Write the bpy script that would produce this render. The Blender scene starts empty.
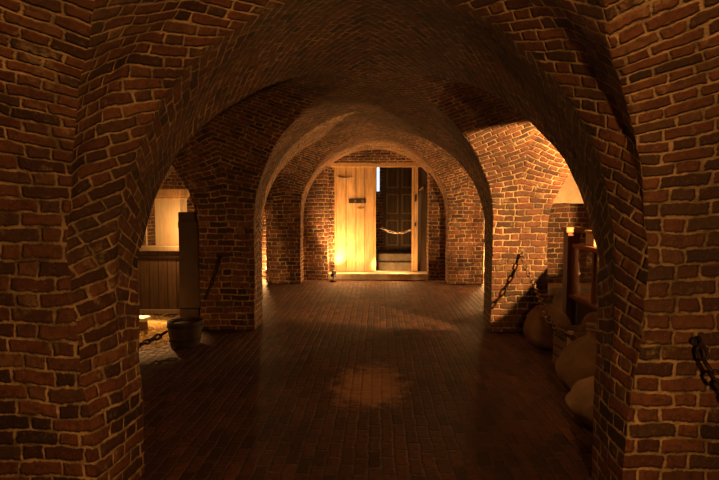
import bpy, bmesh, math, random
from mathutils import Vector, Matrix, noise
random.seed(7)
S = bpy.context.scene
C = S.collection
PI = math.pi
R = math.radians
sin, cos = math.sin, math.cos

# ------------------------------------------------------------------ helpers
def link(name, me, mat=None, parent=None):
    o = bpy.data.objects.new(name, me); C.objects.link(o)
    if mat is not None and me is not None and not me.materials: me.materials.append(mat)
    if parent: o.parent = parent
    return o
def obj(name, bm, mat, parent=None, smooth=False, bevel=0):
    me = bpy.data.meshes.new(name)
    bm.normal_update(); bm.to_mesh(me); bm.free()
    if smooth:
        for p in me.polygons: p.use_smooth = True
    o = link(name, me, mat, parent)
    if bevel:
        b = o.modifiers.new('bevel', 'BEVEL'); b.width = bevel; b.segments = 2; b.limit_method = 'ANGLE'
    return o
def tag(o, label=None, cat=None, group=None, kind=None):
    if label: o['label'] = label
    if cat: o['category'] = cat
    if group: o['group'] = group
    if kind: o['kind'] = kind
    return o
def empty(name, loc, rz=0, label=None, cat=None, group=None):
    o = bpy.data.objects.new(name, None); C.objects.link(o)
    o.location = loc; o.rotation_euler = (0, 0, rz); o.empty_display_size = .1
    return tag(o, label, cat, group)
def copy_tree(o, parent=None):
    c = o.copy(); C.objects.link(c)
    if parent: c.parent = parent
    for ch in list(o.children): copy_tree(ch, c)
    return c
def box(bm, x0, x1, y0, y1, z0, z1, M=None):
    vs = [bm.verts.new((x, y, z)) for x in (x0, x1) for y in (y0, y1) for z in (z0, z1)]
    for f in ((0,1,3,2), (4,6,7,5), (0,4,5,1), (2,3,7,6), (0,2,6,4), (1,5,7,3)):
        bm.faces.new([vs[i] for i in f])
    if M is not None:
        for v in vs: v.co = M @ v.co
def tube(bm, pts, r, n=8, cap=True, closed=False):
    rings = []; N = len(pts); pts = [Vector(p) for p in pts]
    up = Vector((0, 0, 1)); prev = None
    for i, p in enumerate(pts):
        if closed: t = pts[(i+1) % N] - pts[i-1]
        else: t = pts[min(i+1, N-1)] - pts[max(i-1, 0)]
        t.normalize()
        a = (prev - t*prev.dot(t)) if prev is not None else t.cross(up)
        if a.length < 1e-4: a = t.cross(Vector((1, 0, 0)))
        a.normalize(); prev = a; b = t.cross(a)
        rr = r[i] if isinstance(r, (list, tuple)) else r
        rings.append([bm.verts.new(p + a*rr*cos(2*PI*k/n) + b*rr*sin(2*PI*k/n)) for k in range(n)])
    for i in range(N if closed else N-1):
        A, B = rings[i], rings[(i+1) % N]
        for k in range(n): bm.faces.new((A[k], A[(k+1) % n], B[(k+1) % n], B[k]))
    if cap and not closed:
        bm.faces.new(rings[0][::-1]); bm.faces.new(rings[-1])
def lathe(bm, prof, n=24, c=(0, 0, 0)):
    rings = []
    for r, z in prof:
        rings.append([bm.verts.new((c[0]+r*cos(2*PI*k/n), c[1]+r*sin(2*PI*k/n), c[2]+z)) for k in range(n)])
    for i in range(len(rings)-1):
        A, B = rings[i], rings[i+1]
        for k in range(n): bm.faces.new((A[k], A[(k+1) % n], B[(k+1) % n], B[k]))
    bm.faces.new(rings[0][::-1]); bm.faces.new(rings[-1])

# ------------------------------------------------------------------ materials
class NB:
    def __init__(s, name):
        s.m = bpy.data.materials.new(name); s.m.use_nodes = True
        s.t = s.m.node_tree; s.bsdf = s.t.nodes['Principled BSDF']
    def n(s, typ, **kw):
        o = s.t.nodes.new(typ)
        for k, v in kw.items(): setattr(o, k, v)
        return o
    def put(s, sock, v):
        if hasattr(v, 'is_output') or isinstance(v, bpy.types.NodeSocket): s.t.links.new(v, sock)
        else: sock.default_value = v
    def m_(s, op, a, b=0.0, c=0.0, clamp=False):
        o = s.n('ShaderNodeMath', operation=op, use_clamp=clamp)
        s.put(o.inputs[0], a); s.put(o.inputs[1], b)
        if len(o.inputs) > 2: s.put(o.inputs[2], c)
        return o.outputs[0]
    def noise(s, vec, scale, detail=3, rough=.55, out='Fac'):
        o = s.n('ShaderNodeTexNoise'); s.put(o.inputs['Vector'], vec)
        o.inputs['Scale'].default_value = scale; o.inputs['Detail'].default_value = detail
        o.inputs['Roughness'].default_value = rough
        return o.outputs[out]
    def mix(s, f, a, b, blend='MIX'):
        o = s.n('ShaderNodeMix', data_type='RGBA', blend_type=blend)
        s.put(o.inputs[0], f); s.put(o.inputs[6], a); s.put(o.inputs[7], b)
        return o.outputs[2]
    def ramp(s, f, stops, interp='LINEAR'):
        o = s.n('ShaderNodeValToRGB'); s.put(o.inputs[0], f); cr = o.color_ramp; cr.interpolation = interp
        cr.elements[0].position, cr.elements[0].color = stops[0][0], (*stops[0][1], 1)
        cr.elements[1].position, cr.elements[1].color = stops[1][0], (*stops[1][1], 1)
        for p, c in stops[2:]:
            e = cr.elements.new(p); e.color = (*c, 1)
        return o.outputs[0]
    def smooth(s, v, a, b):
        o = s.n('ShaderNodeMapRange', interpolation_type='SMOOTHSTEP')
        s.put(o.inputs[0], v); s.put(o.inputs[1], a); s.put(o.inputs[2], b)
        return o.outputs[0]
    def bump(s, h, dist, strength=1.0, normal=None):
        o = s.n('ShaderNodeBump'); s.put(o.inputs['Height'], h)
        o.inputs['Distance'].default_value = dist; o.inputs['Strength'].default_value = strength
        if normal is not None: s.t.links.new(normal, o.inputs['Normal'])
        return o.outputs[0]

def brick_mat(name, h=.074, L=.212, H=.108, mortar=.0065, bricks=None, mcol=(.56, .38, .21), smear=.65, bump=.011,
              rough=(.75, .95), flemish=True, stain=.8):
    b = NB(name)
    uvn = b.n('ShaderNodeUVMap'); uvn.uv_map = 'UVMap'
    geo = b.n('ShaderNodeNewGeometry'); pos = geo.outputs['Position']
    nz = b.noise(pos, 3.5, 2, out='Color'); nz2 = b.noise(pos, 17, 2, out='Color')
    vm = b.n('ShaderNodeVectorMath', operation='MULTIPLY_ADD'); b.put(vm.inputs[0], nz); vm.inputs[1].default_value = (.045, .034, 0); b.put(vm.inputs[2], uvn.outputs[0])
    vm2 = b.n('ShaderNodeVectorMath', operation='MULTIPLY_ADD'); b.put(vm2.inputs[0], nz2); vm2.inputs[1].default_value = (.022, .02, 0); b.put(vm2.inputs[2], vm.outputs[0])
    sp = b.n('ShaderNodeSeparateXYZ'); b.put(sp.inputs[0], vm2.outputs[0])
    u, v = sp.outputs[0], sp.outputs[1]
    vr = b.m_('DIVIDE', v, h); row = b.m_('FLOOR', vr); fv = b.m_('SUBTRACT', vr, row)
    wn = b.n('ShaderNodeTexWhiteNoise', noise_dimensions='1D'); b.put(wn.inputs['W'], row)
    P = L + H if flemish else L
    par = b.m_('MODULO', b.m_('ABSOLUTE', row), 2.0)
    off = b.m_('ADD', b.m_('MULTIPLY', par, .5), b.m_('MULTIPLY', wn.outputs[0], .16))
    uc = b.m_('ADD', b.m_('DIVIDE', u, P), off)
    cell = b.m_('FLOOR', uc); p = b.m_('MULTIPLY', b.m_('SUBTRACT', uc, cell), P)
    if flemish:
        hd = b.m_('GREATER_THAN', p, L)
        loc = b.m_('SUBTRACT', p, b.m_('MULTIPLY', hd, L))
        wd = b.m_('SUBTRACT', L, b.m_('MULTIPLY', hd, L - H))
    else:
        hd = 0.0; loc = p; wd = L
    du = b.m_('MINIMUM', loc, b.m_('SUBTRACT', wd, loc))
    dv = b.m_('MULTIPLY', b.m_('MINIMUM', fv, b.m_('SUBTRACT', 1.0, fv)), h)
    d = b.m_('SMOOTH_MIN', du, dv, .012)
    fine = b.noise(pos, 42, 4, .65); chunk = b.noise(pos, 14, 3, .6)
    d = b.m_('ADD', d, b.m_('MULTIPLY', b.m_('SUBTRACT', fine, .5), .017))
    d = b.m_('ADD', d, b.m_('MULTIPLY', b.m_('SUBTRACT', chunk, .5), .014))
    mask = b.smooth(d, mortar - .003, mortar + .0035)            # 1 on the brick
    cv = b.n('ShaderNodeCombineXYZ'); b.put(cv.inputs[0], b.m_('ADD', b.m_('MULTIPLY', cell, 2.0), hd)); b.put(cv.inputs[1], row)
    w2 = b.n('ShaderNodeTexWhiteNoise', noise_dimensions='2D'); b.put(w2.inputs['Vector'], cv.outputs[0])
    mcol_n = (*mcol, 1)
    bricks = bricks or [(0, (.04, .022, .018)), (.12, (.075, .028, .018)), (.3, (.16, .05, .026)), (.55, (.235, .085, .040)), (.75, (.17, .062, .032)), (.9, (.085, .045, .03)), (1, (.28, .12, .055))]
    bc = b.ramp(w2.outputs[0], bricks)
    mott = b.noise(pos, 28, 5, .7)
    bc = b.mix(b.m_('MULTIPLY', b.smooth(mott, .42, .68), .7), bc, (.05, .026, .016, 1))
    bc = b.mix(b.m_('MULTIPLY', b.smooth(b.noise(pos, 60, 3, .7), .55, .75), .25), bc, mcol_n)
    mc = b.mix(b.smooth(b.noise(pos, 8, 4, .7), .3, .7), (*[c*.32 for c in mcol], 1), (*[c*1.3 for c in mcol], 1))
    # old lime smears over some bricks
    sm = b.m_('MULTIPLY', b.smooth(b.noise(pos, 4.3, 5, .7), .55, .68), smear)
    sm = b.m_('MULTIPLY', sm, b.smooth(fine, .35, .6))
    bc = b.mix(sm, bc, mc)
    col = b.mix(mask, mc, bc)
    big = b.smooth(b.noise(pos, .9, 3), .3, .7)
    col = b.mix(b.m_('MULTIPLY', b.m_('SUBTRACT', 1.0, big), stain), col, b.mix(.75, col, (.03, .015, .01, 1)))
    b.put(b.bsdf.inputs['Base Color'], col)
    b.put(b.bsdf.inputs['Roughness'], b.m_('ADD', b.m_('MULTIPLY', mott, rough[1]-rough[0]), rough[0]))
    b.bsdf.inputs['Specular IOR Level'].default_value = .35
    hgt = b.m_('ADD', b.smooth(d, mortar - .005, mortar + .009), b.m_('MULTIPLY', fine, .35))
    hgt = b.m_('ADD', hgt, b.m_('MULTIPLY', w2.outputs[0], .25))
    b.put(b.bsdf.inputs['Normal'], b.bump(hgt, bump))
    return b.m

def wood_mat(name, dark, light, plank=0.0, axis='X', gap=.004, rough=.6, bump=.003, grain='Z', wear=.4):
    b = NB(name)
    tc = b.n('ShaderNodeTexCoord'); mp = b.n('ShaderNodeMapping'); b.put(mp.inputs[0], tc.outputs['Object'])
    sc = {'X': (1.2, 14, 14), 'Y': (14, 1.2, 14), 'Z': (14, 14, 1.2)}[grain]
    mp.inputs['Scale'].default_value = sc
    n1 = b.noise(mp.outputs[0], 2.2, 6, .6); n2 = b.noise(mp.outputs[0], 9, 4, .6)
    f = b.m_('ADD', b.m_('MULTIPLY', n1, .7), b.m_('MULTIPLY', n2, .3))
    col = b.ramp(f, [(.32, dark), (.68, light)])
    big = b.noise(tc.outputs['Object'], 2.3, 4)
    col = b.mix(b.m_('MULTIPLY', b.smooth(big, .4, .7), wear), col, b.mix(.6, col, (*[c*.4 for c in dark], 1)))
    h = f
    if plank:
        sp = b.n('ShaderNodeSeparateXYZ'); b.put(sp.inputs[0], tc.outputs['Object'])
        c = b.m_('DIVIDE', sp.outputs['XYZ'.index(axis)], plank)
        fl = b.m_('FLOOR', c); fr = b.m_('SUBTRACT', c, fl)
        wn = b.n('ShaderNodeTexWhiteNoise', noise_dimensions='1D'); b.put(wn.inputs['W'], fl)
        e = b.m_('MULTIPLY', b.m_('MINIMUM', fr, b.m_('SUBTRACT', 1.0, fr)), plank)
        g = b.smooth(e, gap*.4, gap)
        col = b.mix(b.m_('MULTIPLY', wn.outputs[0], .35), col, b.mix(.5, col, (*dark, 1)))
        col = b.mix(g, (*[x*.2 for x in dark], 1), col)
        h = b.m_('ADD', b.m_('MULTIPLY', g, 1.0), b.m_('MULTIPLY', f, .25))
    b.put(b.bsdf.inputs['Base Color'], col); b.bsdf.inputs['Roughness'].default_value = rough
    b.put(b.bsdf.inputs['Normal'], b.bump(h, bump))
    return b.m
def plain(name, col, rough=.6, metal=0, nscale=20, var=.4, bump=.002):
    b = NB(name); tc = b.n('ShaderNodeTexCoord')
    n = b.noise(tc.outputs['Object'], nscale, 5, .65)
    b.put(b.bsdf.inputs['Base Color'], b.ramp(n, [(.3, tuple(c*(1-var) for c in col)), (.7, tuple(min(1, c*(1+var)) for c in col))]))
    b.bsdf.inputs['Roughness'].default_value = rough; b.bsdf.inputs['Metallic'].default_value = metal
    b.put(b.bsdf.inputs['Normal'], b.bump(n, bump))
    return b.m
def emis(name, col, st):
    b = NB(name); b.bsdf.inputs['Base Color'].default_value = (*col, 1)
    b.bsdf.inputs['Emission Color'].default_value = (*col, 1); b.bsdf.inputs['Emission Strength'].default_value = st
    return b.m
def burlap(name, col):
    b = NB(name); tc = b.n('ShaderNodeTexCoord')
    w = b.n('ShaderNodeTexWave', wave_type='BANDS', bands_direction='Z'); b.put(w.inputs[0], tc.outputs['Object']); w.inputs['Scale'].default_value = 60; w.inputs['Distortion'].default_value = 1.5
    w2 = b.n('ShaderNodeTexWave', wave_type='BANDS', bands_direction='DIAGONAL'); b.put(w2.inputs[0], tc.outputs['Object']); w2.inputs['Scale'].default_value = 50; w2.inputs['Distortion'].default_value = 1.5
    n = b.noise(tc.outputs['Object'], 7, 5, .65)
    c = b.ramp(n, [(.3, tuple(x*.55 for x in col)), (.7, col)])
    wv = b.m_('MULTIPLY', w.outputs[1], w2.outputs[1])
    c = b.mix(b.m_('MULTIPLY', wv, .35), c, (*[x*.45 for x in col], 1))
    b.put(b.bsdf.inputs['Base Color'], c); b.bsdf.inputs['Roughness'].default_value = .95
    b.put(b.bsdf.inputs['Normal'], b.bump(b.m_('ADD', b.m_('MULTIPLY', wv, .25), n), .024))
    return b.m

M_BR = brick_mat('old_brick')
M_FL = brick_mat('floor_brick', h=.080, L=.205, mortar=.005, flemish=False, smear=.5, bump=.010, mcol=(.15, .08, .045), rough=(.62, .95),
                 bricks=[(0, (.05, .022, .014)), (.3, (.10, .035, .02)), (.6, (.16, .055, .028)), (.85, (.12, .05, .03)), (1, (.2, .075, .035))])
# lighter, sand-coloured patch in the middle of the floor
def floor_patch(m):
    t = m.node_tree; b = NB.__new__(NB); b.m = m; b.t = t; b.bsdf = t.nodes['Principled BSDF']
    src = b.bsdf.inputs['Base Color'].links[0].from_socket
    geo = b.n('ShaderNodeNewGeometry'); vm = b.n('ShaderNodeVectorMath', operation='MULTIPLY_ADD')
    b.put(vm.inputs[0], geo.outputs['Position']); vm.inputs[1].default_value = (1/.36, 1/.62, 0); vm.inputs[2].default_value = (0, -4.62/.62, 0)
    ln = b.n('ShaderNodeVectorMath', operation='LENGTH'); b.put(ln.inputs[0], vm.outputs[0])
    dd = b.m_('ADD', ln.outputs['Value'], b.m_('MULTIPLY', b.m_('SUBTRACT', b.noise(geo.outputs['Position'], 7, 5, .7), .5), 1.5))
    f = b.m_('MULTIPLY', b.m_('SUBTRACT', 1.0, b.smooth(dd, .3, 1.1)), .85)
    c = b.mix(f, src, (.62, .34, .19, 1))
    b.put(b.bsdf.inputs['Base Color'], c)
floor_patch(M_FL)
M_DOOR = wood_mat('pale_door_planks', (.30, .16, .07), (.62, .38, .17), plank=.19, axis='X', gap=.005, rough=.6, wear=.5)
M_FRAME = wood_mat('door_frame_wood', (.28, .15, .06), (.5, .3, .13), grain='Z', wear=.4)
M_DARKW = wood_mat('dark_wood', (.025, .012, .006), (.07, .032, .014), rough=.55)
M_REDW = wood_mat('mahogany_wood', (.10, .03, .012), (.24, .08, .03), rough=.62)
M_PLANKD = wood_mat('dark_planks', (.10, .055, .03), (.22, .13, .07), plank=.125, axis='X', gap=.006, rough=.6, bump=.005)
M_PALE = wood_mat('pale_painted_wood', (.42, .30, .18), (.60, .46, .28), rough=.55, wear=.2, bump=.001)
M_CRATE = wood_mat('crate_wood', (.13, .065, .03), (.27, .15, .07), grain='X', rough=.8)
M_IRON = plain('rusty_iron', (.16, .10, .07), .55, .7, 40, .5)
M_IROND = plain('black_iron', (.035, .025, .02), .6, .6, 40, .5)
M_STEEL = plain('bright_steel', (.55, .45, .35), .35, .8, 40, .2)
M_BLACK = plain('black_metal', (.015, .013, .012), .5, .2, 30, .3)
M_WHITE = plain('white_seat_top', (.75, .70, .6), .6, 0, 30, .1)
M_STONE = plain('pale_stone', (.42, .33, .23), .85, 0, 9, .3, .006)
M_BURA = burlap('burlap_tan', (.36, .19, .09))
M_BURB = burlap('burlap_light', (.46, .27, .14))
M_CANV = burlap('pale_canvas', (.55, .36, .22))
M_STRAW = plain('straw', (.62, .44, .18), .8, 0, 60, .35)
M_PLAST = plain('aged_plaster', (.55, .42, .27), .9, 0, 5, .25, .006)
M_ROPE = plain('hemp_rope', (.33, .22, .11), .9, 0, 50, .3)
gm = bpy.data.materials.new('case_glass'); gm.use_nodes = True
gb = gm.node_tree.nodes['Principled BSDF']; gb.inputs['Base Color'].default_value = (.95, .95, .9, 1); gb.inputs['Roughness'].default_value = .03
gb.inputs['Transmission Weight'].default_value = 1.0; gb.inputs['IOR'].default_value = 1.3
M_GLASS = gm
M_DAY = emis('daylight_slit', (.62, .78, 1.0), 1.6)

# ------------------------------------------------------------------ vault geometry
ZS, RR = 1.22, 1.37
PY = [(-1.9, -1.35), (2.56, 3.0), (6.56, 7.03), (10.5, 10.95)]          # piers, near and far face
WK = [(-1.9, 1.35), (-1.35, 1.35), (2.0, 1.30), (2.56, 1.23), (2.80, 1.20), (3.0, 1.225), (3.5, 1.32), (6.2, 1.40), (6.56, 1.40), (7.03, 1.40), (10.5, 1.39), (12, 1.39)]
PX, AX0, AX1 = 1.68, 2.05, 4.6                                           # pier middle in x, inner and outer side of the aisle
YEND, YAISLE = 10.95, 11.6
def lerp_tab(T, y):
    if y <= T[0][0]: return T[0][1]
    for (a, p), (b, q) in zip(T, T[1:]):
        if y <= b: return p + (q-p)*(y-a)/(b-a)
    return T[-1][1]
FL0 = .0                                                                # the first piers lean towards the viewer as they rise
WKL = [(-1.9, 1.35), (.8, 1.22), (1.5, 1.24), (2.07, 1.31), (2.35, 1.36), (2.56, 1.38), (2.75, 1.245), (3.0, 1.23), (3.5, 1.32)]
WKR = [(-1.9, 1.30), (.8, 1.12), (1.5, 1.13), (2.18, 1.18), (2.40, 1.25), (2.56, 1.285), (2.75, 1.215), (3.0, 1.235), (3.5, 1.32)]
def W(y, sx=-1, z=9):
    if y > 3.5: return lerp_tab(WK, y)
    w = lerp_tab(WKL if sx < 0 else WKR, y)
    if z < ZS and y < 2.75 and y > 0:                                    # the pier flares outward as it rises
        q = 1 - z/ZS; w -= (.12 if sx < 0 else .095)*q*min(1, (2.75-y)/.19)
    return w
def ynear(k, z):
    if k != 1: return PY[k][0]
    q = min(1, z/ZS); return PY[1][0] - FL0*q*q*(3-2*q)
BAYS = [(PY[i][1], PY[i+1][0] - (FL0 if i == 0 else 0)) for i in range(3)]
def bayrise(y): return lerp_tab([(0, RR), (2.5, RR+.03), (2.75, RR-.05), (3.4, RR+.01), (20, RR)], y)
def wob(p):
    v = Vector(p)
    n = noise.noise_vector(v*1.3)*.016 + noise.noise_vector(v*4.0 + Vector((7, 3, 1)))*.011 + noise.noise_vector(v*9.0 + Vector((2, 8, 5)))*.006
    f = min(1, max(0, v.z*4))
    return v + Vector((n.x*f, n.y*f, n.z*f))
G = .68
def gfun(s, lat=False):                                                  # tilt of the courses grows above the springing
    k = min(1, max(0, (s-1.3)/.9))*.8 if lat else min(1, max(0, (s-.45)/1.2)); return G*k*k*(3-2*k)
GI = {}
for lat in (False, True):
    GI[lat] = [0.0]
    for i in range(400): GI[lat].append(GI[lat][-1] + gfun((i+.5)*.01, lat)*.01)
def gint(s, lat): return GI[lat][min(399, max(0, int(s/.01)))] + gfun(s, lat)*(s-int(s/.01)*.01)
def uv_of(s, d, sg, lat=False): return ((d - gint(s, lat))*sg, s + gfun(s, lat)*abs(d))

NT = 34
TT = [PI/2*(1-cos(PI/2*(i/NT))) if False else PI/2*i/NT for i in range(NT+1)]
def arclen(a, r):
    out = [0.0]
    for i in range(NT):
        t0, t1 = TT[i], TT[i+1]
        out.append(out[-1] + math.hypot(a*(cos(t1)-cos(t0)), r*(sin(t1)-sin(t0))))
    return out
def grid(bm, uvl, rows, inner=None):                                                 # rows of (pos, (u, v))
    V = [[bm.verts.new(wob(p)) for p, _ in r] for r in rows]
    for i in range(len(rows)-1):
        for j in range(len(rows[i])-1):
            idx = ((i, j), (i, j+1), (i+1, j+1), (i+1, j))
            try: f = bm.faces.new([V[a][b] for a, b in idx])
            except ValueError: continue
            for l, (a, b) in zip(f.loops, idx): l[uvl].uv = rows[a][b][1]
            if inner:
                f.normal_update(); c = f.calc_center_median(); q = inner(c)
                if f.normal.dot(Vector(q) - c) < 0: f.normal_flip()
def newbm():
    bm = bmesh.new(); return bm, bm.loops.layers.uv.new('UVMap')

HB = [((a+b)/2, (b-a)/2) for a, b in BAYS]                               # bay centre, half length
def gc(j, t, sy): return cos(t) - (.23 if sy < 0 else .04)*(max(0, sin(2*t))**.7 if j == 1 else 0)     # the side arches are lower in the haunches
def ceiling_mesh():
    bm, uvl = newbm()
    colm = [(0.0, None), ((AX0+AX1)/2, (AX1-AX0)/2), (-(AX0+AX1)/2, (AX1-AX0)/2)]
    # longitudinal webs
    segs = []                                                            # (y at boundary, bay index, +1: groin lies beyond boundary / -1 before)
    for j, (yc, h) in enumerate(HB):
        segs.append(((PY[j][0]+PY[j][1])/2, j, -1)); segs.append(((PY[j+1][0]+PY[j+1][1])/2, j, 1))
    for xc, aw in colm:
        for sx in (-1, 1):
            al = arclen(aw or 1.38, RR)
            for yb, j, sy in segs:
                yc, h = HB[j]; n = 20; rows = []
                for i, t in enumerate(TT):
                    yg = yc + sy*h*gc(j, t, sy); r = []
                    for k in range(n+1):
                        y = yg + (yb-yg)*k/n; a = aw if aw else W(y, sx)
                        r.append(((xc + sx*a*cos(t), y, ZS + bayrise(y)*sin(t)), uv_of(ZS+al[i], abs(y-yb), sx*(1 if y > yb else -1))))
                    rows.append(r)
                grid(bm, uvl, rows, lambda c: (xc, c.y, .9))
            # last stretch up to the end wall
            yb = (PY[3][0]+PY[3][1])/2; n = 6
            grid(bm, uvl, [[((xc + sx*(aw or W(y, sx))*cos(t), y, ZS + RR*sin(t)), uv_of(ZS+al[i], abs(y-yb), sx)) for y in [yb+(YAISLE+.05-yb)*k/n for k in range(n+1)]] for i, t in enumerate(TT)], lambda c: (xc, c.y, .9))
    # transverse webs
    for j, (yc, h) in enumerate(HB):
        al = arclen(h, RR)
        for sy in (-1, 1):
            for sx in (-1, 1):
                for which in range(3):
                    rows = []
                    for i, t in enumerate(TT):
                        y = yc + sy*h*gc(j, t, sy); z = ZS + bayrise(y)*sin(t)
                        if which == 0: xa, xb = W(y, sx)*cos(t), PX
                        elif which == 1: xa, xb = PX, (AX0+AX1)/2 - (AX1-AX0)/2*cos(t)
                        else: xa, xb = (AX0+AX1)/2 + (AX1-AX0)/2*cos(t), AX1+.01
                        ref = PX if which < 2 else AX1+.37
                        n = 16; r = []
                        for k in range(n+1):
                            x = xa + (xb-xa)*k/n
                            r.append(((sx*x, y, z), uv_of(ZS+al[i], abs(x-ref), sx*sy*(1 if x > ref else -1), True)))
                        rows.append(r)
                    grid(bm, uvl, rows, lambda c: (c.x, yc, .9))
    bmesh.ops.remove_doubles(bm, verts=bm.verts, dist=1e-5)
    return bm
o = obj('ceiling', ceiling_mesh(), M_BR, smooth=True); tag(o, kind='structure')

def pier_mesh(k, sx):
    bm, uvl = newbm(); y0, y1 = PY[k]; yb = (y0+y1)/2; nz = 18
    zs = [ZS*i/nz for i in range(nz+1)]
    def ys(z, n=8): a = ynear(k, z); return [a+(yb-a)*i/n for i in range(n)] + [yb+(y1-yb)*i/n for i in range(n+1)]
    grid(bm, uvl, [[((sx*W(y, sx, z), y, z), uv_of(z, abs(y-yb), sx*(1 if y > yb else -1))) for y in ys(z)] for z in zs])
    grid(bm, uvl, [[((sx*AX0, y, z), uv_of(z, abs(y-yb), -sx*(1 if y > yb else -1))) for y in ys(z)] for z in zs])
    for sy in (-1, 1):
        rows = []
        for z in zs:
            y = ynear(k, z) if sy < 0 else y1; w = W(y, sx, z)
            xs = [w+(PX-w)*i/8 for i in range(8)] + [PX+(AX0-PX)*i/6 for i in range(7)]
            rows.append([((sx*x, y, z), uv_of(z, abs(x-PX), sx*sy*(1 if x > PX else -1), True)) for x in xs])
        grid(bm, uvl, rows)
    bmesh.ops.remove_doubles(bm, verts=bm.verts, dist=1e-5)
    bmesh.ops.recalc_face_normals(bm, faces=bm.faces)
    return bm
PL = {(1,-1): 'dark red brick pier in the left foreground, nearest on that side', (1,1): 'red brick pier in the right foreground with a short chain hung on its face',
      (2,-1): 'shadowed brick pier midway down the left side behind the tub', (2,1): 'brightly lit brick pier midway down the right side with a hook and chain',
      (3,-1): 'far brick pier left of the wooden door, glowing wall beside it', (3,1): 'far brick pier right of the wooden door'}
for k in (0, 1, 2, 3):
    for sx in (-1, 1):
        o = obj('brick_pier', pier_mesh(k, sx), M_BR, smooth=False)
        if k == 0: tag(o, ['brick pier behind the camera on the left', 'brick pier behind the camera on the right'][sx > 0], 'pillar', 'brick piers of the vaulted cellar')
        else: tag(o, PL[(k, sx)], 'pillar', 'brick piers of the vaulted cellar')

# floor
def plane_grid(name, fn, nu, nv, mat, ulen, vlen, kind='structure'):
    bm, uvl = newbm()
    grid(bm, uvl, [[(fn(i/nu, j/nv), (ulen*i/nu, vlen*j/nv)) for i in range(nu+1)] for j in range(nv+1)])
    o = obj(name, bm, mat, smooth=True); return tag(o, kind=kind)
def floor_pt(a, b):
    x = -4.6+9.2*b; y = -1.97+13.6*a
    z = .018*noise.noise(Vector((x*.8, y*.8, 3))) + .006*noise.noise(Vector((x*4, y*4, 9))) - .012
    return (x, y, z)
def grid_raw(name, fn, nu, nv, mat, ulen, vlen):
    bm, uvl = newbm(); V = [[bm.verts.new(fn(i/nu, j/nv)) for i in range(nu+1)] for j in range(nv+1)]
    for j in range(nv):
        for i in range(nu):
            f = bm.faces.new((V[j][i], V[j+1][i], V[j+1][i+1], V[j][i+1]))
            for l, (a, b) in zip(f.loops, ((i, j), (i, j+1), (i+1, j+1), (i+1, j))): l[uvl].uv = (ulen*a/nu, vlen*b/nv)
    o = obj(name, bm, mat, smooth=True); return tag(o, kind='structure')
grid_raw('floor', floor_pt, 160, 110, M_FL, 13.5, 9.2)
plane_grid('wall_left', lambda a, b: (-4.6, -1.97+13.6*a, 2.8*b), 60, 14, M_BR, 13.5, 2.8)
plane_grid('wall_right', lambda a, b: (4.6, -1.97+13.6*a, 2.8*b), 60, 14, M_BR, 13.5, 2.8)
plane_grid('wall_back', lambda a, b: (-4.6+9.2*a, -1.96, 2.8*b), 40, 14, M_BR, 9.2, 2.8)
plane_grid('wall_aisle_left', lambda a, b: (-4.6+3.0*a, YAISLE, 2.8*b), 20, 14, M_BR, 3.0, 2.8)
plane_grid('wall_aisle_right', lambda a, b: (1.6+3.0*a, YAISLE, 2.8*b), 20, 14, M_PLAST, 3.0, 2.8)

# end wall of the nave with its arched recess, the recess lining, and the wall the door hangs in
DX0, DX1 = -.92, 1.06; DXC = (DX0+DX1)/2; DH = (DX1-DX0)/2
def seg_top(x): return 2.30 + .29*math.sqrt(max(0, 1-((x-DXC)/DH)**2))
def wall_far():
    bm, uvl = newbm()
    def strip(x0, x1, n, zf0, zf1, y):
        nz = 10
        grid(bm, uvl, [[((x0+(x1-x0)*i/n, y, zf0(x0+(x1-x0)*i/n)+(zf1(0)-zf0(x0+(x1-x0)*i/n))*j/nz),
              (x0+(x1-x0)*i/n, zf0(x0+(x1-x0)*i/n)+(zf1(0)-zf0(x0+(x1-x0)*i/n))*j/nz)) for i in range(n+1)] for j in range(nz+1)])
    z0 = lambda x: 0.0; z1 = lambda x: 2.8
    strip(-1.6, DX0, 8, z0, z1, YEND); strip(DX1, 1.6, 8, z0, z1, YEND); strip(DX0, DX1, 24, seg_top, z1, YEND)
    # recess sides and arched head
    yb = 11.36
    for x in (DX0, DX1):
        grid(bm, uvl, [[((x, YEND+(yb-YEND)*i/4, 2.28*j/16), (i*.1+.07, 2.28*j/16)) for i in range(5)] for j in range(17)])
    grid(bm, uvl, [[((x, YEND+(yb-YEND)*i/4, seg_top(x)), (i*.1, x)) for i in range(5)] for x in [DX0+(DX1-DX0)*k/24 for k in range(25)]])
    grid(bm, uvl, [[((DX0+.13*i/2, yb-.02, 2.3*j/16), (.13*i/2+.05, 2.3*j/16)) for i in range(3)] for j in range(17)])
    # tympanum over the lintel
    grid(bm, uvl, [[((x, yb-.088, 2.31+(seg_top(x)+.02-2.31)*j/4), (x, 2.20+(seg_top(x)-2.20)*j/4)) for x in [DX0+(DX1-DX0)*k/24 for k in range(25)]] for j in range(5)])
    bmesh.ops.remove_doubles(bm, verts=bm.verts, dist=1e-5)
    return bm
tag(obj('wall_far', wall_far(), M_BR), kind='structure')
# raised threshold
bm, uvl = newbm(); box(bm, DX0, DX1, 10.98, 11.5, 0, .13)
tag(obj('trim_1', bm, M_STONE, bevel=.012), kind='structure')

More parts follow.
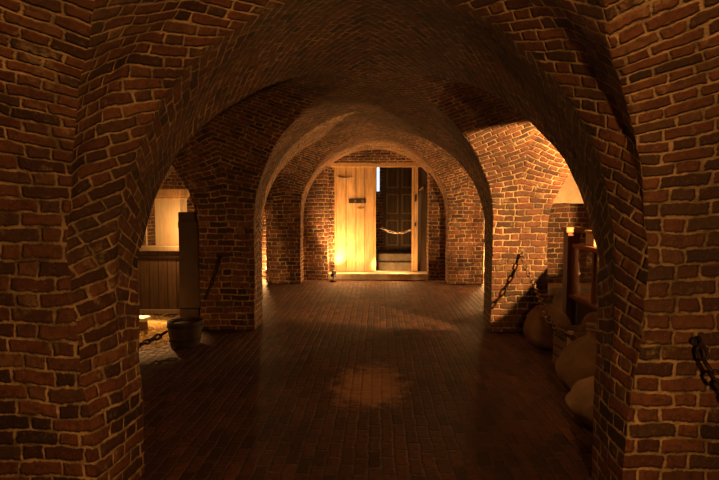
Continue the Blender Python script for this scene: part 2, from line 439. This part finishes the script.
# ------------------------------------------------------------------ doorway
YD = 11.33; ZT = .13
bm = bmesh.new()
box(bm, DX0+.11, DX0+.15, YD-.03, YD+.08, ZT, 2.27)
box(bm, DX0, DX1, YD-.06, YD+.08, 2.24, 2.33)
tag(obj('trim_2', bm, M_FRAME, bevel=.006), kind='structure')
d1 = empty('door_1', (DX0+.15, YD, ZT)); tag(d1, kind='structure', label='broad pale plank door leaf with small barred peephole, standing closed on the left')
bm = bmesh.new(); LW = .03-(DX0+.15)
for k in range(4):
    box(bm, LW*k/4+.002, LW*(k+1)/4-.002, -.02+random.uniform(-.003, .003), .035, .01, 2.12)
obj('panel', bm, M_DOOR, d1, bevel=.004)
bm = bmesh.new(); box(bm, .25, .59, -.034, -.018, 1.385, 1.475)
g = obj('peephole_grille', bm, M_BLACK, d1, bevel=.003); tag(g, 'small black grille plate')
for i in range(4):
    bm = bmesh.new(); box(bm, .28+i*.076, .325+i*.076, -.042, -.03, 1.40, 1.458); obj('grille_opening', bm, M_IRON if i % 2 else M_IROND, g)
bm = bmesh.new(); tube(bm, [(.03, -.03, 1.93), (.1, -.034, 1.905), (.2, -.034, 1.90), (.33, -.034, 1.92)], [.012, .012, .010, .005], 6)
obj('strap_hinge', bm, M_IROND, d1)
bm = bmesh.new(); tube(bm, [(.42, -.03, 1.29), (.50, -.03, 1.28), (.56, -.03, 1.30)], .006, 6); obj('scratch_bar', bm, M_IROND, d1)
# open leaf at the right, swung into the next room, seen edge on
d2 = empty('door_2', (.80, YD+.03, ZT), R(0)); tag(d2, kind='structure', label='narrow door leaf swung open, seen by its pale edge')
bm = bmesh.new(); box(bm, -.045, .075, -.03, .07, .01, 2.13); obj('edge_post', bm, M_DOOR, d2, bevel=.004)
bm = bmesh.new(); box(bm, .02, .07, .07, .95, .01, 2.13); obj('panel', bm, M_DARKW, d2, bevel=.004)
bm = bmesh.new(); box(bm, .01, .04, -.042, -.03, .92, 1.0); box(bm, .01, .04, -.042, -.03, 1.42, 1.56); obj('lock_plate', bm, M_IROND, d2)
# dark space between leaf and wall: side panel with a bright latch
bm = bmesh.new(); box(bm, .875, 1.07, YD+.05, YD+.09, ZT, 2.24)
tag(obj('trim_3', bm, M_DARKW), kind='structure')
l = empty('door_latch', (.95, YD+.04, 1.80), 0, 'small bright metal latch on the dark strip right of the open door', 'latch')
bm = bmesh.new(); tube(bm, [(-.06, -.03, -.03), (-.02, -.035, .0), (.03, -.03, .04)], .014, 8); obj('bolt', bm, M_STEEL, l)
bm = bmesh.new(); box(bm, -.03, .035, -.022, 0.008, -.03, .045); obj('latch_plate', bm, M_IRON, l)

# room beyond the door
Y2 = 14.2
def quad_wall(name, pts, ul, vl, mat=M_BR):
    A, B, D = [Vector(p) for p in pts]
    nu, nv = max(2, int(ul/.2)), max(2, int(vl/.2))
    bm, uvl = newbm()
    grid(bm, uvl, [[(A+(B-A)*(i/nu)+(D-A)*(j/nv), (ul*i/nu, vl*j/nv)) for i in range(nu+1)] for j in range(nv+1)])
    return tag(obj(name, bm, mat, smooth=True), kind='structure')
quad_wall('wall_beyond_left', ((-1.3, 11.42, 0), (-1.3, Y2, 0), (-1.3, 11.42, 2.8)), 2.8, 2.8)
quad_wall('wall_beyond_right', ((1.6, 11.42, 0), (1.6, Y2, 0), (1.6, 11.42, 2.8)), 2.8, 2.8)
quad_wall('wall_beyond_far', ((-1.3, Y2, 0), (1.6, Y2, 0), (-1.3, Y2, 2.8)), 2.9, 2.8)
quad_wall('floor_beyond', ((-1.3, 11.3, 0), (1.6, 11.3, 0), (-1.3, Y2, 0)), 2.9, 2.9, M_FL)
quad_wall('ceiling_beyond', ((-1.3, 11.42, 2.75), (1.6, 11.42, 2.75), (-1.3, Y2, 2.75)), 2.9, 2.8)
# window slit: daylight in the far wall
w = empty('window_1', (.07, Y2-.02, 2.12)); tag(w, kind='structure', label='narrow slit of blue-white daylight beyond the door')
bm = bmesh.new(); box(bm, -.035, .035, -.05, -.02, -.30, .30); obj('pane', bm, M_DAY, w)
bm = bmesh.new(); box(bm, -.06, -.037, -.06, 0, -.32, .32); box(bm, .037, .06, -.06, 0, -.32, .32); box(bm, -.06, .06, -.06, 0, .302, .33); obj('frame', bm, M_DARKW, w)
# panelled door in the far wall
d3 = empty('door_3', (.62, Y2-.02, 0)); tag(d3, kind='structure', label='dim panelled door in the dark room beyond the doorway')
bm = bmesh.new(); box(bm, -.42, .42, -.05, 0, .3, 2.55); obj('panel', bm, M_PLANKD, d3)
bm = bmesh.new()
for z0, z1 in ((.45, 1.1), (1.25, 1.75), (1.9, 2.42)):
    for x0, x1 in ((-.34, -.04), (.04, .34)):
        for q in ((x0, x1, z0, z0+.03), (x0, x1, z1-.03, z1), (x0, x0+.03, z0+.03, z1-.03), (x1-.03, x1, z0+.03, z1-.03)):
            box(bm, q[0], q[1], -.07, -.05, q[2], q[3])
obj('moulding', bm, M_FRAME, d3)
st = empty('brick_steps', (.5, 12.9, 0), 0, 'low pale steps lit on the floor just inside the open doorway', 'steps')
bm = bmesh.new(); box(bm, -.42, .55, -.45, -.05, 0, .20); box(bm, -.42, .55, -.05, .6, 0, .36); obj('tread', bm, M_STONE, st, bevel=.02)
bm = bmesh.new(); box(bm, -.50, -.43, -.5, .6, 0, .42); obj('side_curb', bm, M_DARKW, st, bevel=.02)

# ------------------------------------------------------------------ chains
def link_mesh(name, L, r, Wd):
    bm = bmesh.new(); pts = []
    hr = Wd/2 - r; hl = L/2 - r - hr
    for k in range(7): a = -PI/2 + PI*k/6; pts.append((hl + hr*cos(a), hr*sin(a), 0))
    for k in range(7): a = PI/2 + PI*k/6; pts.append((-hl + hr*cos(a), hr*sin(a), 0))
    tube(bm, pts, r, 8, closed=True)
    me = bpy.data.meshes.new(name); bm.to_mesh(me); bm.free()
    for p in me.polygons: p.use_smooth = True
    return me
def chain(label, pts, L, r, mat, sag=0, hook=None, name='iron_chain'):
    """pts: polyline in world; links placed at even steps"""
    P = [Vector(p) for p in pts]
    if sag:
        a, b = P[0], P[-1]; P = [a.lerp(b, i/40) - Vector((0, 0, sag*4*(i/40)*(1-i/40))) for i in range(41)]
    cum = [0]
    for p, q in zip(P, P[1:]): cum.append(cum[-1] + (q-p).length)
    def at(s):
        s = min(max(s, 0), cum[-1])
        for i in range(len(P)-1):
            if s <= cum[i+1]: return P[i].lerp(P[i+1], (s-cum[i])/(cum[i+1]-cum[i]))
        return P[-1]
    root = empty(name, tuple(P[0]), 0, label, 'chain')
    me = link_mesh('link', L, r, L*.62); me.materials.append(mat)
    step = L - 2.3*r; n = int((cum[-1])/step)
    for i in range(n):
        c = at((i+.5)*step); t = (at((i+.5)*step+.02) - at((i+.5)*step-.02)).normalized()
        up = Vector((0, 0, 1)) if abs(t.z) < .95 else Vector((0, 1, 0))
        y = up.cross(t).normalized(); z = t.cross(y)
        M = Matrix((t, y, z)).transposed()
        M = M @ Matrix.Rotation(R(45 + (90 if i % 2 else 0) + random.uniform(-12, 12)), 3, 'X')
        o = link('link', me, None, root); o.location = c - P[0]; o.rotation_euler = M.to_euler()
    if hook:
        hp, nrm = Vector(hook[0]), Vector(hook[1])
        bm = bmesh.new(); q = hp - P[0]
        tube(bm, [q - nrm*.03, q + nrm*.02], [.022, .018], 10)
        e1 = nrm*.045; s_ = Vector((0, 0, 1))
        tube(bm, [q + nrm*.02 + (e1*(1-cos(a)) * .5 + s_*.028*sin(a)) for a in [2*PI*k/12 for k in range(13)]], .007, 6, cap=False)
        obj('wall_ring', bm, mat, root)
    return root
chain('rusty chain hung from a ring on the right foreground pier', [(1.50, 2.50, .87), (1.50, 2.44, .80), (1.53, 2.34, .74), (1.6, 2.2, .66), (1.72, 2.0, .56), (1.9, 1.7, .47)], .082, .008, M_IROND, hook=((1.50, 2.555, .88), (0, -1, 0)))
chain('bright-linked chain sagging from the lit middle right pier to the display case', [(1.74, 6.50, .90), (1.75, 6.40, .78), (1.765, 6.2, .66), (1.74, 5.9, .58), (1.70, 5.5, .48), (1.66, 5.2, .42), (1.68, 4.95, .37), (1.80, 4.76, .34), (1.98, 4.72, .34), (2.12, 4.70, .38), (2.27, 4.68, .44)], .085, .009, M_IRON, hook=((1.74, 6.55, .91), (0, -1, 0)))
chain('dark chain stretched from the left foreground pier to the tub', [(-2.25, 3.05, .35), (-2.3, 3.6, .22), (-2.32, 4.3, .15), (-2.28, 5.0, .14), (-2.17, 5.5, .15), (-2.08, 5.70, .20)], .11, .012, M_IROND)
chain('faint iron chain hanging down the face of the left middle pier', [(-1.80, 6.52, .86), (-1.83, 6.5, .74), (-1.88, 6.5, .60), (-1.94, 6.5, .46), (-2.0, 6.5, .33)], .085, .009, M_IROND, hook=((-1.80, 6.555, .87), (0, -1, 0)))
chain('pale iron chain slung across the open doorway', [(.14, 11.45, 1.02), (.82, 11.45, 1.02)], .10, .010, M_STEEL, sag=.11)

# ------------------------------------------------------------------ floor spotlights
def spot_fixture(loc, rz, label, pitch=25, lit=True):
    t = empty('floor_spotlight', loc, rz, label, 'lamp', 'small black floor spotlights')
    bm = bmesh.new(); lathe(bm, [(.055, 0), (.06, .008), (.05, .02), (.012, .025), (.011, .09)], 20); obj('base', bm, M_BLACK, t, smooth=True)
    bm = bmesh.new(); tube(bm, [(-.045, 0, .13), (-.045, 0, .09), (0, 0, .085), (.045, 0, .09), (.045, 0, .13)], .006, 6); obj('bracket', bm, M_BLACK, t)
    bm = bmesh.new()
    M = Matrix.Translation((0, 0, .14)) @ Matrix.Rotation(R(-90+pitch), 4, 'X')
    lathe(bm, [(.02, -.06), (.034, -.045), (.036, .0), (.048, .045), (.05, .06), (.044, .058), (.03, .02)], 20)
    for v in bm.verts: v.co = M @ v.co
    obj('lamp_head', bm, M_BLACK, t, smooth=True)
    if lit:
        bm = bmesh.new(); lathe(bm, [(.04, .05), (.04, .054)], 20)
        for v in bm.verts: v.co = M @ v.co
        obj('lens', bm, emis('lamp_glow', (1, .62, .25), 30), t)
    return t
spot_fixture((-.80, 10.80, 0.0), R(-20), 'small black floor spotlight at the foot of the wooden door', 35, lit=False)
spot_fixture((-2.17, 11.18, 0.0), R(12), 'glowing floor spotlight beside the far left pier', 40)
spot_fixture((2.30, 11.0, 0.0), R(-12), 'floor spotlight tucked behind the far right pier', 40)

# ------------------------------------------------------------------ left alcove
YP = 7.5
t = empty('wooden_partition', (-3.3, YP, 0), 0, 'waist-high dark plank partition with a pale top rail, left alcove', 'partition')
bm = bmesh.new(); box(bm, -1.28, .82, 0, .05, .03, .86); obj('planks', bm, M_PLANKD, t)
bm = bmesh.new(); box(bm, -1.28, .84, -.05, .12, .86, .93); obj('top_rail', bm, M_PALE, t, bevel=.008)
bm = bmesh.new(); box(bm, -1.28, .83, -.02, .0, .76, .80); obj('cross_rail', bm, M_DARKW, t, bevel=.004)
bm = bmesh.new(); box(bm, -1.28, .83, -.025, .0, .0, .06); obj('kickboard', bm, M_PALE, t, bevel=.004)
t = empty('wooden_cupboard', (-2.80, YP+.14, .0), 0, 'tall pale cupboard with a cornice standing behind the partition', 'cupboard')
bm = bmesh.new(); box(bm, -.21, .14, 0, .3, .0, 1.60); obj('carcass', bm, M_PALE, t, bevel=.004)
bm = bmesh.new(); box(bm, -.25, .17, -.04, .33, 1.60, 1.71); box(bm, -.23, .155, -.02, .32, 1.57, 1.60); obj('cornice', bm, M_FRAME, t, bevel=.01)
t = empty('wooden_rod_stand', (-3.16, YP+.20, .0), 0, 'thin upright pale post on the partition left of the cupboard', 'post')
bm = bmesh.new(); tube(bm, [(0, 0, .0), (0, 0, 1.36)], .014, 8); obj('rod', bm, M_PALE, t)
bm = bmesh.new(); lathe(bm, [(.012, 1.36), (.026, 1.375), (.022, 1.40), (.008, 1.425)], 12); obj('finial', bm, M_PALE, t, smooth=True)
t = empty('leaning_board', (-2.30, 6.95, 0), R(10), 'dark board screen standing on edge beside the left middle pier', 'board')
bm = bmesh.new(); box(bm, -.13, .15, 0, .045, 0, 1.40); obj('board', bm, M_DARKW, t, bevel=.004)
for z in (.10, 1.2):
    bm = bmesh.new(); box(bm, -.13, .11, -.03, -.002, z, z+.08); obj('batten', bm, M_DARKW, t, bevel=.004)
t = empty('wooden_tub', (-1.99, 5.85, 0), 0, 'low dark staved tub on the floor before the left middle pier', 'tub')
bm = bmesh.new(); lathe(bm, [(.15, 0), (.17, .12), (.185, .26), (.165, .26), (.15, .14), (.135, .03)], 28); obj('staves', bm, M_DARKW, t)
for z, r in ((.05, .160), (.20, .181)):
    bm = bmesh.new(); lathe(bm, [(r, z), (r+.006, z+.002), (r+.007, z+.026), (r+.001, z+.028)], 28); obj('hoop', bm, M_IROND, t)
t = empty('low_stool', (-2.68, 6.25, 0), R(-6), 'small stump stool with a round white top beside the straw', 'stool')
bm = bmesh.new(); lathe(bm, [(.12, 0), (.115, .08), (.11, .165)], 20); obj('stump', bm, M_CRATE, t, smooth=True)
bm = bmesh.new(); box(bm, -.15, .13, -.08, .09, .165, .215); obj('seat', bm, M_WHITE, t, bevel=.022)
bm = bmesh.new(); lathe(bm, [(.018, .216), (.018, .22)], 12); obj('hole', bm, M_BLACK, t)
# straw heap
bm = bmesh.new(); random.seed(3)
for i in range(3200):
    rx, ry = random.gauss(0, .30), random.gauss(0, .38)
    x, y = -2.62+rx, 6.35+ry
    if not (-3.6 < x < -2.05 and 5.3 < y < 7.4): continue
    if abs(x+2.68) < .16 and abs(y-6.25) < .13: continue
    hh = .10*math.exp(-((rx/.40)**2 + (ry/.5)**2)); z = .008 + random.random()*hh
    a = random.uniform(0, 2*PI); L_ = random.uniform(.05, .17); dx, dy = cos(a)*L_/2, sin(a)*L_/2; dz = random.uniform(-.02, .02)
    z = max(z, abs(dz)+.006)
    w_ = .0025; px, py = -sin(a)*w_, cos(a)*w_
    A = Vector((x-dx, y-dy, z-dz)); B = Vector((x+dx, y+dy, z+dz)); O = Vector((px, py, 0)); U = Vector((0, 0, .003))
    v = [bm.verts.new(p) for p in (A-O, A+O, A+U, B-O, B+O, B+U)]
    for f in ((0, 2, 5, 3), (2, 1, 4, 5), (0, 3, 4, 1)): bm.faces.new([v[k] for k in f])
tag(obj('straw', bm, M_STRAW), 'loose golden straw strewn on the floor by the left partition', 'straw', kind='stuff')

# ------------------------------------------------------------------ right alcove
def sack(loc, rx, ry, h, rz, mat, label, seed, tied=True, lean=(0, 0)):
    t = empty('burlap_sack', loc, rz, label, 'sack')
    bm = bmesh.new(); prof = []
    n, m = 40, 30
    for i in range(m+1):
        f = i/m
        if tied:
            r = (sin(PI*min(1, f/.9+.06))**.55) if f < .84 else None
            if f >= .84: k = (f-.84)/.16; r0 = sin(PI*min(1, .84/.9+.06))**.55; r = r0*(1-k)+.16*k if k < .5 else (r0*.5+.08)*(1-(k-.5)*2)+.24*(k-.5)*2
            r = max(r, .13)
        else: r = max(.02, sin(PI*(f*.94+.05))**.5)
        prof.append((r, f*h))
    rings = []
    for i, (r, z) in enumerate(prof):
        ring = []
        for k in range(n):
            a = 2*PI*k/n
            p = Vector((rx*r*cos(a), ry*r*sin(a), z))
            q = p*4 + Vector((seed, seed*2, 0))
            fold = .012*sin(a*7+seed)*(1 if z > h*.6 else .3) + .006*sin(a*13+2*seed)
            d = noise.noise(q)*.035 + noise.noise(q*2.7)*.016 + fold
            p.x += cos(a)*d; p.y += sin(a)*d; p.z += noise.noise(q+Vector((9, 9, 9)))*.02*(1 if i > 0 else 0)
            p.x += lean[0]*(z/h)**2; p.y += lean[1]*(z/h)**2
            p.z = max(0, p.z)
            ring.append(bm.verts.new(p))
        rings.append(ring)
    for A, B in zip(rings, rings[1:]):
        for k in range(n): bm.faces.new((A[k], A[(k+1) % n], B[(k+1) % n], B[k]))
    bm.faces.new(rings[0][::-1]); bm.faces.new(rings[-1])
    obj('sack_body', bm, mat, t, smooth=True)
    if tied:
        bm = bmesh.new(); zc = h*.93; rr = .155
        tube(bm, [(rx*rr*1.35*cos(a)+lean[0]*.86, ry*rr*1.35*sin(a)+lean[1]*.86, zc) for a in [2*PI*k/16 for k in range(16)]], .010, 6, closed=True)
        obj('tie_cord', bm, M_ROPE, t)
    return t
sack((1.86, 5.88, 0), .25, .22, .54, R(20), M_BURA, 'tall tan sack leaning by the foot of the lit right pier', 1.3, True, (.02, .05))
sack((1.72, 4.36, 0), .25, .23, .56, R(-15), M_BURB, 'plump tied sack in front of the slatted crate', 4.1, True, (.04, .05))
sack((1.62, 3.72, 0), .25, .27, .34, R(30), M_CANV, 'low pale slumped sack nearest the right foreground pier', 7.7, False)
t = empty('slatted_crate', (1.90, 5.07, 0), R(4), 'slatted wooden crate between the two tied sacks', 'crate')
for k in range(4):
    z = .02 + k*.092
    bm = bmesh.new(); box(bm, -.16, .20, -.15, -.13, z, z+.075); box(bm, -.16, .20, .13, .15, z, z+.075); box(bm, -.18, -.16, -.15, .15, z, z+.075); box(bm, .20, .22, -.15, .15, z, z+.075)
    obj('slat', bm, M_CRATE, t, bevel=.004)
for (x, y) in ((-.155, -.165), (.18, -.165), (-.155, .15), (.18, .15)):
    bm = bmesh.new(); box(bm, x-.025, x+.025, y-.005, y+.02, 0, .39); obj('corner_post', bm, M_PALE if (x < 0 and y < 0) else M_CRATE, t, bevel=.004)
bm = bmesh.new(); box(bm, -.16, .20, -.13, .13, .0, .02); obj('bottom', bm, M_CRATE, t)
sack((2.07, 5.09, .022), .17, .11, .50, R(0), M_BURA, 'brown sack bulging out of the slatted crate', 2.9, False)

# display case, long side facing the nave
CX0, CX1, CY0, CY1 = 2.30, 2.95, 4.6, 6.62
t = empty('display_case', ((CX0+CX1)/2, (CY0+CY1)/2, 0), 0, 'tall mahogany display case with glazed upper side in the right alcove', 'display case')
ox, oy = t.location.x, t.location.y
def B(nm, x0, x1, y0, y1, z0, z1, mat, bev=.004, par=None):
    bm = bmesh.new(); box(bm, x0-ox, x1-ox, y0-oy, y1-oy, z0, z1); return obj(nm, bm, mat, par or t, bevel=bev)
B('base_cabinet', CX0+.02, CX1-.02, CY0+.02, CY1-.02, 0, .42, M_DARKW)
B('sill', CX0-.02, CX1+.02, CY0-.02, CY1+.02, .42, .465, M_REDW, .01)
B('top_shelf', CX0-.01, CX1+.01, CY0-.01, CY1-.16, 1.0, 1.05, M_REDW, .01)
ys_ = [CY0, CY0+.62, CY0+1.24, CY1-.16]
for y in ys_:
    B('post', CX0, CX0+.055, y, y+.055, .465, 1.0, M_REDW)
for y in (CY0, CY1-.16): B('post', CX1-.055, CX1, y, y+.055, .465, 1.0, M_REDW)
for a, b in zip(ys_, ys_[1:]): B('glass_pane', CX0+.02, CX0+.026, a+.055, b, .465, 1.0, M_GLASS, 0)
ep = B('end_pillar', CX0-.04, CX0+.10, CY1-.10, CY1+.06, 0, 1.17, M_REDW)
B('capital', CX0-.07, CX0+.13, CY1-.13, CY1+.09, 1.17, 1.235, M_FRAME, .012, t)
t = empty('carved_box', (2.47, 6.10, 1.05), 0, 'small pale box with a knob on top of the display case', 'box')
bm = bmesh.new(); box(bm, -.12, .12, -.12, .12, 0, .14); obj('box_body', bm, M_PALE, t, bevel=.008)
bm = bmesh.new(); box(bm, -.135, .135, -.135, .135, .14, .165); obj('lid', bm, M_FRAME, t, bevel=.006)
bm = bmesh.new(); lathe(bm, [(.022, .165), (.016, .185), (.042, .215), (.052, .25), (.040, .285), (.012, .315), (.008, .335)], 18); obj('knob', bm, M_REDW, t, smooth=True)
# ale jugs inside the case
for i, (x, y, s, m) in enumerate(((2.62, 5.9, 1.0, M_STONE), (2.60, 5.45, .85, M_REDW), (2.66, 5.0, .9, M_STONE))):
    t = empty('stoneware_jug', (x, y, .467), 0, ['grey stoneware jug inside the display case, farthest along', 'reddish jug inside the display case, middle one', 'grey jug inside the display case, nearest the camera'][i], 'jug', 'jugs in the display case')
    bm = bmesh.new(); lathe(bm, [(.06*s, 0), (.09*s, .06*s), (.10*s, .15*s), (.07*s, .25*s), (.035*s, .30*s), (.04*s, .36*s), (.03*s, .36*s)], 20); obj('body', bm, m, t, smooth=True)
    bm = bmesh.new(); tube(bm, [(.035*s, 0, .33*s), (.09*s, 0, .33*s), (.115*s, 0, .26*s), (.09*s, 0, .19*s)], .01, 8); obj('handle', bm, m, t, smooth=True)

# low brick wall with a stone step across the right aisle
bm, uvl = newbm()
x0, x1, y0, y1, zt = 2.22, 4.58, 8.2, 8.45, 1.50
grid(bm, uvl, [[((x0+(x1-x0)*i/16, y0, zt*j/12), ((x1-x0)*i/16, zt*j/12)) for i in range(17)] for j in range(13)])
grid(bm, uvl, [[((x0+(x1-x0)*i/16, y1, zt*j/12), ((x1-x0)*i/16, zt*j/12)) for i in range(17)] for j in range(13)])
grid(bm, uvl, [[((x0, y0+(y1-y0)*i/4, zt*j/12), ((y1-y0)*i/4, zt*j/12)) for i in range(5)] for j in range(13)])
grid(bm, uvl, [[((x0+(x1-x0)*i/16, y0+(y1-y0)*j/2, zt), ((x1-x0)*i/16, (y1-y0)*j/2)) for i in range(17)] for j in range(3)])
t = obj('brick_screen_wall', bm, M_BR); tag(t, 'low dark brick wall crossing the right aisle behind the display case', 'wall')
bm = bmesh.new(); box(bm, 2.26, 4.5, 7.72, 8.16, 0, .36)
tag(obj('stone_bench', bm, M_STONE, bevel=.02), 'pale stone bench block at the foot of the low brick wall', 'bench')

# ------------------------------------------------------------------ camera
cam = bpy.data.cameras.new('camera'); co = bpy.data.objects.new('camera', cam); C.objects.link(co)
F = 560.0; cam.sensor_width = 36; cam.lens = 36*F/719; cam.clip_start = .02
pitch, yaw = math.atan(36/F), math.atan(18.5/F)
co.location = (.07, 0, 1.5); co.rotation_euler = (PI/2 - pitch, 0, yaw)
S.camera = co

# ------------------------------------------------------------------ light
WARM = (1.0, .47, .13); HOT = (1.0, .52, .17)
def point(loc, e, col=WARM, r=.04, nm='point_light'):
    l = bpy.data.lights.new(nm, 'POINT'); l.energy = e; l.color = col; l.shadow_soft_size = r
    o = bpy.data.objects.new(nm, l); C.objects.link(o); o.location = loc; return o
def spot(loc, tgt, e, ang, blend=.4, col=WARM, r=.03):
    l = bpy.data.lights.new('spot_light', 'SPOT'); l.energy = e; l.color = col; l.shadow_soft_size = r; l.spot_size = R(ang); l.spot_blend = blend
    o = bpy.data.objects.new('spot_light', l); C.objects.link(o); o.location = loc
    o.rotation_euler = (Vector(tgt)-Vector(loc)).to_track_quat('-Z', 'Y').to_euler(); return o
# doorway: the floor spotlight's beam, and added lights with no fixture
spot((-.76, 10.80, .24), (.05, 11.36, 2.3), 110, 125, 1.0, HOT)
spot((-1.05, 10.15, .25), (-.05, 11.36, 2.0), 230, 80, .8, HOT)  # added spot from the nave side to even out the door, no fixture
point((-.77, 10.90, .34), 14, HOT)
spot((-.70, 11.06, .22), (-.86, 11.33, .8), 150, 110, .9, HOT)  # added spot that brightens the left jamb, no lamp in the recess
point((-.35, 11.02, .40), 22, HOT)  # added light over the left half of the threshold, no lamp there
point((.45, 11.02, .40), 26, HOT)  # added light over the right half of the threshold, no lamp there
spot((.0, 11.0, .3), (.6, 12.9, .1), 60, 70, .8, HOT)
# floor lamps beyond the far piers
point((-2.20, 11.2, .26), 130, HOT)
point((2.25, 11.1, .26), 110, HOT)
# left alcove lamp between board and cupboard
point((-2.50, 7.30, 1.18), 22, HOT, .03)
spot((-2.95, 6.9, 1.0), (-2.62, 6.25, 0), 300, 58, .8, HOT)  # added spot to brighten the straw, no fixture
spot((.25, 2.5, 2.25), (1.72, 4.5, .2), 45, 42, .8, WARM)  # added fill from the nave onto the sacks, no lamp there
# right alcove lamp, high in the bay, shining at the middle pier
spot((2.80, 4.75, 1.62), (1.75, 6.56, 1.55), 900, 66, .12, HOT)
point((3.2, 5.6, .95), 14, HOT)  # added light behind the display case to brighten its inside
point((2.72, 6.2, .9), 3, HOT, .02)  # added small light within the case, which has no lamp
point((3.4, 9.6, .9), 330, HOT)
# camera bay
spot((.62, -.5, 1.72), (.1, 2.6, 2.15), 235, 128, 1.0, WARM, .05)
point((-1.2, .2, 1.9), 8, WARM, .05)  # added weak fill from the left to reach the sacks

wld = bpy.data.worlds.new('world'); S.world = wld; wld.use_nodes = True
wld.node_tree.nodes['Background'].inputs[0].default_value = (.10, .04, .015, 1)
wld.node_tree.nodes['Background'].inputs[1].default_value = .02
S.view_settings.view_transform = 'Standard'; S.view_settings.look = 'None'; S.view_settings.exposure = 0
S.cycles.max_bounces = 6
